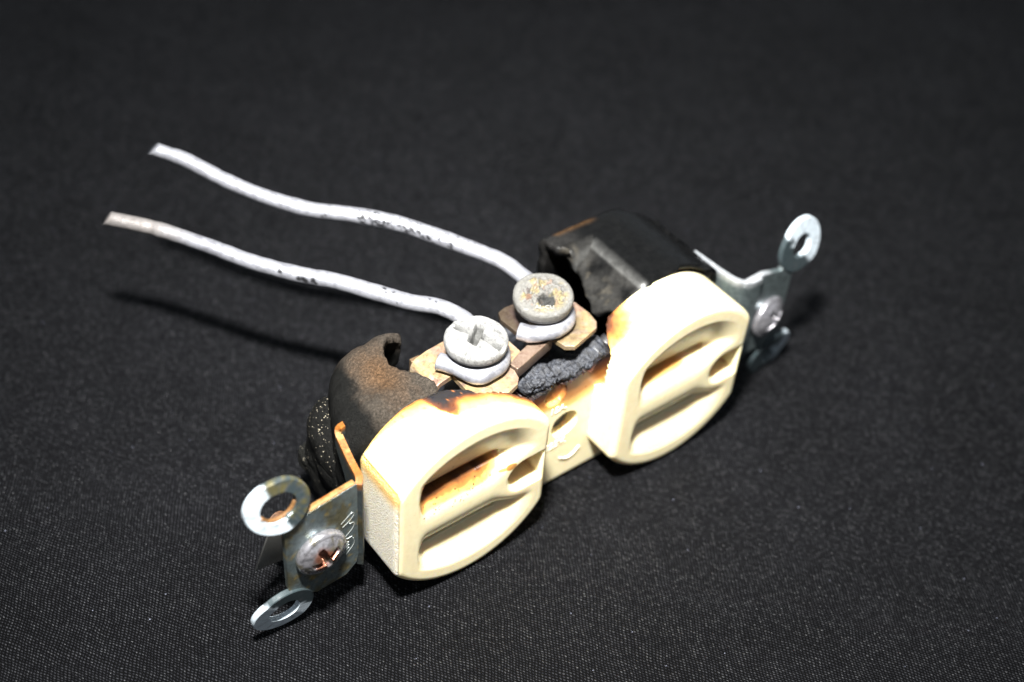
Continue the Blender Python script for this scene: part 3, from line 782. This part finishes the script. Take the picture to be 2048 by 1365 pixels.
sl = slab([(-46.3, 5.8), (-45.6, 7.0), (-42.6, 8.3), (-35.5, 9.2), (-35.3, 8.9), (-35.3, -5.0), (-35.7, -7.2), (-37.4, -8.8), (-42.1, -9.2), (-45.6, -6.6), (-46.3, -5.6)],
          -5.0, .95, 'W', 'mounting_strap', M_ZN, outlet, zinc_col(1., 3), step=.8, b=.15)
sl['label'] = 'rust stained zinc mounting strap end with two ears'
def leg_left():
    # the strap turns back along the side of the body; its upper edge is rusty
    top = spline([(-35.6, 9.1, -5.2), (-35.0, 9.4, -6.0), (-34.6, 9.8, -8.5), (-34.2, 10.6, -11.2), (-34.0, 11.3, -12.6), (-33.5, 12.0, -13.0), (-32.6, 12.4, -12.9)], .25)
    n = len(top); lowV = np.interp(np.linspace(0, 1, n), [0, .25, .5, .75, 1], [-8, -1, 5.5, 8.2, 11.0])
    K = 14; th = .95; P = []
    T = np.gradient(top, axis=0); T /= np.linalg.norm(T, axis=1)[:, None]; nrm = np.cross(T, [0, 1, 0]); nrm /= np.linalg.norm(nrm, axis=1)[:, None]
    for side in (0, 1):
        for k in range(K):
            q = top.copy(); q[:, 1] = top[:, 1] + (lowV - top[:, 1]) * k / (K - 1); P.append(q + nrm * th * side)
    P = np.concatenate(P); F = gridfaces(K, n).tolist() + gridfaces(K, n, off=K * n, flip=True).tolist()
    for i in range(n - 1):
        F.append([i, i + 1, K * n + i + 1, K * n + i]); F.append([(K - 1) * n + i + 1, (K - 1) * n + i, (2 * K - 1) * n + i, (2 * K - 1) * n + i + 1])
    for k in range(K - 1):
        F.append([k * n, K * n + k * n, K * n + (k + 1) * n, (k + 1) * n]); F.append([k * n + n - 1, (k + 1) * n + n - 1, K * n + (k + 1) * n + n - 1, K * n + k * n + n - 1])
    tv = np.tile(top[:, 1], 2 * K); A = fbm(P, .9, 4, 4)
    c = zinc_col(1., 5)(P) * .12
    e = ss(1.0, .1, tv - P[:, 1]); c = mixc(c, (.20, .07, .012), e); c = mixc(c, (.30, .20, .07), e * ss(.5, .6, A) * .7)
    o = mesh('strap_return', P, F, M_RU, sl, smooth=False, col=c); autosmooth(o, 40)
    # rusty upper edge of the plate itself
    ed = spline([(-42.9, 8.35, -5.45), (-39, 8.95, -5.45), (-35.6, 9.35, -5.45)], .3)
    P, F = tube(ed, .47, 10); P[:, 1] = np.interp(P[:, 0], [-43, -35.5], [8.4, 9.33]) + (P[:, 1] - np.interp(P[:, 0], [-43, -35.5], [8.4, 9.33])) * .35
    c = np.tile([.24, .13, .045], (len(P), 1)); c = mixc(c, (.20, .06, .014), ss(.4, .6, fbm(P, .8, 3)))
    mesh('rusty_edge', P, F, M_RU, sl, col=c)
def mat_rust():
    n = NT('rusty_steel'); c = n.attr()
    g = n.ramp(n.noise(2.2, 6, .75), [(.30, g3(.4)), (.6, g3(1.1))])
    return n.set(Base_Color=n.mix(1., c, g, 'MULTIPLY'), Metallic=0., Specular_IOR_Level=.2, Roughness=.5, Normal=n.bump(n.noise(2.6, 6, .7), .1, .6))
M_RU = mat_rust()
def mat_palezinc():
    n = NT('zinc_with_painted_glare'); c = n.attr()
    g = n.ramp(n.noise(1.6, 6, .75), [(.30, g3(.75)), (.6, g3(1.0))])
    return n.set(Base_Color=n.mix(1., c, g, 'MULTIPLY'), Metallic=.25, Roughness=.45, Normal=n.bump(n.noise(1.8, 6, .7), .07, .5))
M_PZ = mat_palezinc()
def ear_col(cen, dirv, off, rust, seed):
    def f(P):
        s_ = (P[:, 0] - cen[0]) * dirv[0] + (P[:, 1] - cen[1]) * dirv[1]; A = fbm(P, 1.3, 4, seed) - .45
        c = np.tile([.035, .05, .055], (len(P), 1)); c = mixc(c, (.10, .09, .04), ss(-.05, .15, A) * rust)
        c = mixc(c, (.60, .68, .74), ss(off - .25, off + .25, s_ + A * 2.4))  # flash glare on the zinc, put into the ear's colour
        edge = ss(.3, .75, np.abs(fbm(P, 2.2, 4, seed + 9) - .45) * 3); c = mixc(c, (.10, .10, .11), edge * .5)
        return c
    return f
leg_left()

def earbend(k, axis):
    """kink of the outer half of an ear: k mm of lift per mm beyond the hinge line"""
    def f(a, b):
        s = a * axis[0] + b * axis[1]; return np.maximum(0, s + .2) * k
    return f
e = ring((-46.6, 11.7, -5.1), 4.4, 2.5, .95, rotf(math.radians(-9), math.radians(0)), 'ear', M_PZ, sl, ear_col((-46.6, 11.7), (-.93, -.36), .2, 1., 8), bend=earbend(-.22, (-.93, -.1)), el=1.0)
e['label'] = 'upper ear with flash glare painted on one half and rusty hole rim'
P, F = tube(spline([(-46.6 + 2.6 * math.cos(t), 11.7 + 2.6 * math.sin(t), -5.75) for t in np.radians([200, 230, 260, 290, 320, 350])], .2), .33, 8)
mesh('rusty_edge', P, F, M_RU, e, col=np.tile([.16, .08, .03], (len(P), 1)))
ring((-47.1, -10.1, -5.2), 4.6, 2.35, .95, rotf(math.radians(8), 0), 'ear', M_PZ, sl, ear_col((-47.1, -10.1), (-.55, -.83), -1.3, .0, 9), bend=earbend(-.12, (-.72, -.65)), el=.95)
# necks joining ears and plate
slab([(-46.2, 6.6), (-45.6, 9.6), (-43.0, 10.6), (-42.3, 8.0)], -5.02, .9, 'W', 'ear_neck', M_ZN, sl, zinc_col(.6, 2))
slab([(-46.2, -5.2), (-46.0, -7.6), (-43.2, -8.6), (-42.4, -7.2)], -5.02, .9, 'W', 'ear_neck', M_ZN, sl, zinc_col(.1, 2))

def mount_screw(cen, rust, rot, name_parent, scale=1.0, tilt=(0, 0)):
    def hf(a, b):
        x = a * math.cos(rot) + b * math.sin(rot); y = -a * math.sin(rot) + b * math.cos(rot); r2 = a * a + b * b
        h = 1.5 - .115 * r2
        P = np.stack([a, b, 0 * a], 1); h = h + (fbm(P, .9, 3, 5) - .45) * .25
        cr = np.maximum(ss(.62, .34, np.abs(x)) * ss(2.3, 1.5, np.abs(y)), ss(.62, .34, np.abs(y)) * ss(2.3, 1.5, np.abs(x)))
        return h - cr * 1.25 * ss(3.0, 0, np.sqrt(r2)) ** .5
    def cf(L, W):
        N = fbm(L, .8, 4, 3); c = np.tile([.45, .44, .47], (len(L), 1)); r = np.hypot(L[:, 0], L[:, 1])
        if rust: c = mixc(c, (.34, .13, .07), ss(2.5, 1.4, r + (N - .45) * 2.2) * .95); c = mixc(c, (.25, .22, .13), ss(.50, .62, N) * .7)
        return c
    o = head(cen, rotf(*tilt), 3.75 * scale, hf, .9, 'mounting_screw', M_SC, outlet, cf, er=.6)
    # threaded shaft behind
    z = np.linspace(-.5, -10.5 if rust else -6.5, 120)
    r = 1.45 + .26 * np.sin(z * 2 * math.pi / .8)
    pth = np.stack([cen[0] + z * (.10 if rust else 0), cen[1] + z * (.32 if rust else 0), cen[2] + z], 1)
    P, F = tube(pth, r, 20); mesh('screw_shaft', P, F, M_RU, o, col=np.tile([.085, .042, .022] if rust else [.2, .2, .19], (len(P), 1)))
    return o
a1 = mount_screw((-41.4, -.3, -4.2), True, .35, sl); a1['label'] = 'mounting screw with rusty cross recess'
a2 = mount_screw((42.6, -.2, -4.4), False, .5, sl, tilt=(math.radians(-4), math.radians(10))); a2['label'] = 'shiny mounting screw'
# stamped marks next to the left screw
for pts in ([(-38.0, 2.6), (-36.9, 3.5), (-36.2, 3.9), (-36.0, 3.3), (-36.8, 2.4), (-37.8, 1.8)], [(-36.7, 1.9), (-36.0, 1.7), (-36.2, .7), (-37.4, -.5)], [(-37.2, -1.1), (-36.3, -1.0)],
            [(-36.2, -1.4), (-36.1, -2.8), (-37.4, -4.4)], [(-36.9, -1.8), (-37.3, -2.3)], [(-36.9, -2.4), (-37.6, -3.1)], [(-36.9, -3.0), (-37.8, -3.9)]):
    P, F = tube(spline([(x, y, -4.98) for x, y in pts], .15), .045, 6); mesh('stamped_mark', P, F, M_MK, sl)
# clear retaining flake on the screw shaft
wsh = slab([(-48.0, -7.0), (-45.5, -7.4), (-41.0, -8.0), (-40.5, 1.5), (-45.4, 1.2), (-45.8, -1.2)], -11.2, .3, 'W', 'retaining_flake', M_CL, outlet, lambda P: np.ones((len(P), 3)) * .5)

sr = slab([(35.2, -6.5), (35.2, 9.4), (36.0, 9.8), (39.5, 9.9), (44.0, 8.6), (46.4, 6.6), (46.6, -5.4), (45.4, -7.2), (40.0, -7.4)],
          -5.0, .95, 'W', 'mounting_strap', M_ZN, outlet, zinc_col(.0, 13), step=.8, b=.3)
sr['label'] = 'clean bluish zinc mounting strap end with two ears'
STRAP_R_PLACEHOLDER = None
def leg_right():
    top = spline([(38.5, 9.9, -5.4), (36.6, 9.9, -5.5), (35.3, 10.0, -6.4), (34.4, 10.3, -9.0), (33.6, 10.8, -12.5), (33.2, 11.0, -14.5)], .25)
    n = len(top); K = 14; th = .95; P = []
    T = np.gradient(top, axis=0); T /= np.linalg.norm(T, axis=1)[:, None]; nrm = np.cross(T, [0, 1, 0]); nrm /= np.linalg.norm(nrm, axis=1)[:, None]
    for side in (0, 1):
        for k in range(K):
            q = top.copy(); q[:, 1] = top[:, 1] + (-7 - top[:, 1]) * k / (K - 1); P.append(q - nrm * th * side)
    P = np.concatenate(P); F = gridfaces(K, n, flip=True).tolist() + gridfaces(K, n, off=K * n).tolist()
    for i in range(n - 1): F.append([i + 1, i, K * n + i, K * n + i + 1]); F.append([(K - 1) * n + i, (K - 1) * n + i + 1, (2 * K - 1) * n + i + 1, (2 * K - 1) * n + i])
    for k in range(K - 1): F.append([k * n + n - 1, (k + 1) * n + n - 1, K * n + (k + 1) * n + n - 1, K * n + k * n + n - 1]); F.append([k * n, K * n + k * n, K * n + (k + 1) * n, (k + 1) * n])
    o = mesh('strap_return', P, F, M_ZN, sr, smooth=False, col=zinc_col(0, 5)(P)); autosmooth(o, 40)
leg_right()
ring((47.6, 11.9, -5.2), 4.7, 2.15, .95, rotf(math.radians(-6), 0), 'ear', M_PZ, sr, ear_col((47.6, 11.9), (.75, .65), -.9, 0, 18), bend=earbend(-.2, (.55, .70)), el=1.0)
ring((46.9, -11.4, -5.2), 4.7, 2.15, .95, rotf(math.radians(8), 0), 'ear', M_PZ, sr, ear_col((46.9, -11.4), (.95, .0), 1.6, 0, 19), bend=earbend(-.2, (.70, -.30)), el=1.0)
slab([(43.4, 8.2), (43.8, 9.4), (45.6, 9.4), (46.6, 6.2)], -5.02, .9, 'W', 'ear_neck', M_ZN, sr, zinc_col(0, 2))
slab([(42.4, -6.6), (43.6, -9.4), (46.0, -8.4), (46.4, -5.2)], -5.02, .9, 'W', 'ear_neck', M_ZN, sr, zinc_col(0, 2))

# ------------------------------------------------------------------ the two aluminium wires
def wire(pts, cen, phi, vloop, seed, label, spots, tail, yellow=None):
    """straight run, then a clockwise hook round the screw at height vloop"""
    pts = list(pts); hook = []
    for p in phi:
        a = math.radians(p[0]); hook.append((cen[0] + p[1] * math.cos(a), vloop + (p[2] if len(p) > 2 else 0), cen[1] + p[1] * math.sin(a)))
    pth = spline(np.array(pts + hook + tail), .22); n = len(pth)
    s = np.r_[0, np.cumsum(np.linalg.norm(np.diff(pth, axis=0), axis=1))]
    r = np.interp(s, [0, 25, 55, 72, 84], [1.07, 1.17, 1.26, 1.34, 1.42]) + .05 * (vn(s * .8 + seed, 0 * s, 0 * s) - .5) * 2
    K = 28
    def prof(P, path, T, N, Bn, ph):
        k = s < 2.4       # cut end, sheared at a slant
        for i in np.where(s < 2.6)[0]:
            off = (P[i] - path[i]) @ np.array([0, .92, .35])
            P[i] += T[i][None] * ((off - .1) * .95 * (1 - s[i] / 2.6))[:, None]
        return P
    P, F = tube(pth, r, K, prof)
    S_ = np.repeat(s, K); PH = np.tile(np.arange(K) / K * 2 * math.pi, n)
    c0 = np.repeat(pth, K, 0); N = fbm(P, .6, 4, seed) - .45
    P = c0 + (P - c0) * (1 + .12 * N)[:, None]
    # squeezed flatter under the screw head
    us = ss(s[-1] - 30, s[-1] - 24, S_)
    P[:, 1] = c0[:, 1] + (P[:, 1] - c0[:, 1]) * (1 - .12 * us)
    col = np.tile([.29, .295, .325], (len(P), 1)); A = fbm(P, 1.2, 4, seed + 3)
    col = mixc(col, (.17, .17, .19), ss(.48, .62, A) * .6)
    up_ = (P[:, 1] - c0[:, 1])
    rs = np.random.RandomState(seed)
    for (s0, s1, k, lo, hi, sz) in spots:
        for q in range(k):
            cs, cp, rr = rs.uniform(s0, s1), rs.uniform(lo, hi), rs.uniform(.4, 1) * sz
            i = min(int(np.searchsorted(s, cs)), n - 1)
            # centre on the side that faces the viewer: angle measured from 'up' towards the front
            side = np.array([-.45, 0, .9]) ; side /= np.linalg.norm(side)
            q3 = pth[i] + r[i] * (math.cos(cp) * np.array([0, 1, 0]) + math.sin(cp) * side)
            d = np.linalg.norm((P - q3) * np.array([.8, 1, .8]), axis=1)
            col = mixc(col, (.02, .02, .022), ss(rr * 1.25, rr * .8, d + (A - .45) * .25))
    if yellow: col = mixc(col, (.26, .22, .18), ss(yellow, yellow * .4, S_) * .55)
    o = mesh('aluminium_wire', P, F, M_AL, None, col=col)
    o['label'] = label; o['category'] = 'wire'; o['group'] = 'bare aluminium wires screwed to the outlet'
    return o
UP_W = [(-30.51, 20.88, -69.79), (-28.79, 20.49, -67.53), (-27.25, 20.09, -65.41), (-23.59, 18.46, -59.44), (-20.27, 17.45, -54.67), (-15.86, 16.75, -49.25), (-11.06, 16.81, -44.47), (-6.44, 16.58, -39.47), (-2.19, 15.7, -33.96), (1.96, 14.67, -28.33), (3.7, 14.1, -25.4), (4.55, 13.5, -22.5)]
LO_W = [(-40.7, 14.08, -66.35), (-38.17, 14.2, -63.14), (-35.52, 14.22, -59.6), (-31.63, 13.89, -53.83), (-27.33, 13.28, -47.03), (-23.22, 13.17, -41.32), (-18.96, 13.41, -35.99), (-15.66, 13.27, -31.31), (-12.36, 13.17, -26.71), (-9.8, 13.6, -23.3), (-8.3, 13.5, -19.9)]
wire(UP_W, (1.9, -14.2), [(-45, 4.4), (-15, 3.8), (20, 3.7), (55, 3.7), (90, 3.75), (120, 3.9)], 13.4, 3,
     'bare aluminium wire with dense black pits, hooked under the crusted screw', [(33, 48, 120, .75, 1.9, .24), (33, 52, 70, -.8, .6, .14), (26, 28.5, 3, 1.3, 1.7, .24), (8, 66, 40, -.5, 2, .12)],
     [(-2.0, 13.4, -11.7), (-3.1, 13.4, -13.1)])
wire(LO_W, (-11.1, -12.6), [(-40, 4.3), (-10, 3.85), (25, 3.7), (60, 3.75), (95, 3.8), (125, 4.1)], 13.4, 6,
     'bare aluminium wire with tan cut end, hooked under the white screw', [(28, 34, 10, 1.0, 1.7, .42), (15, 62, 50, .3, 2.0, .14), (44, 62, 16, -.3, 1.5, .22)],
     [(-14.7, 13.4, -12.2), (-16.1, 13.4, -14.4)], yellow=16)
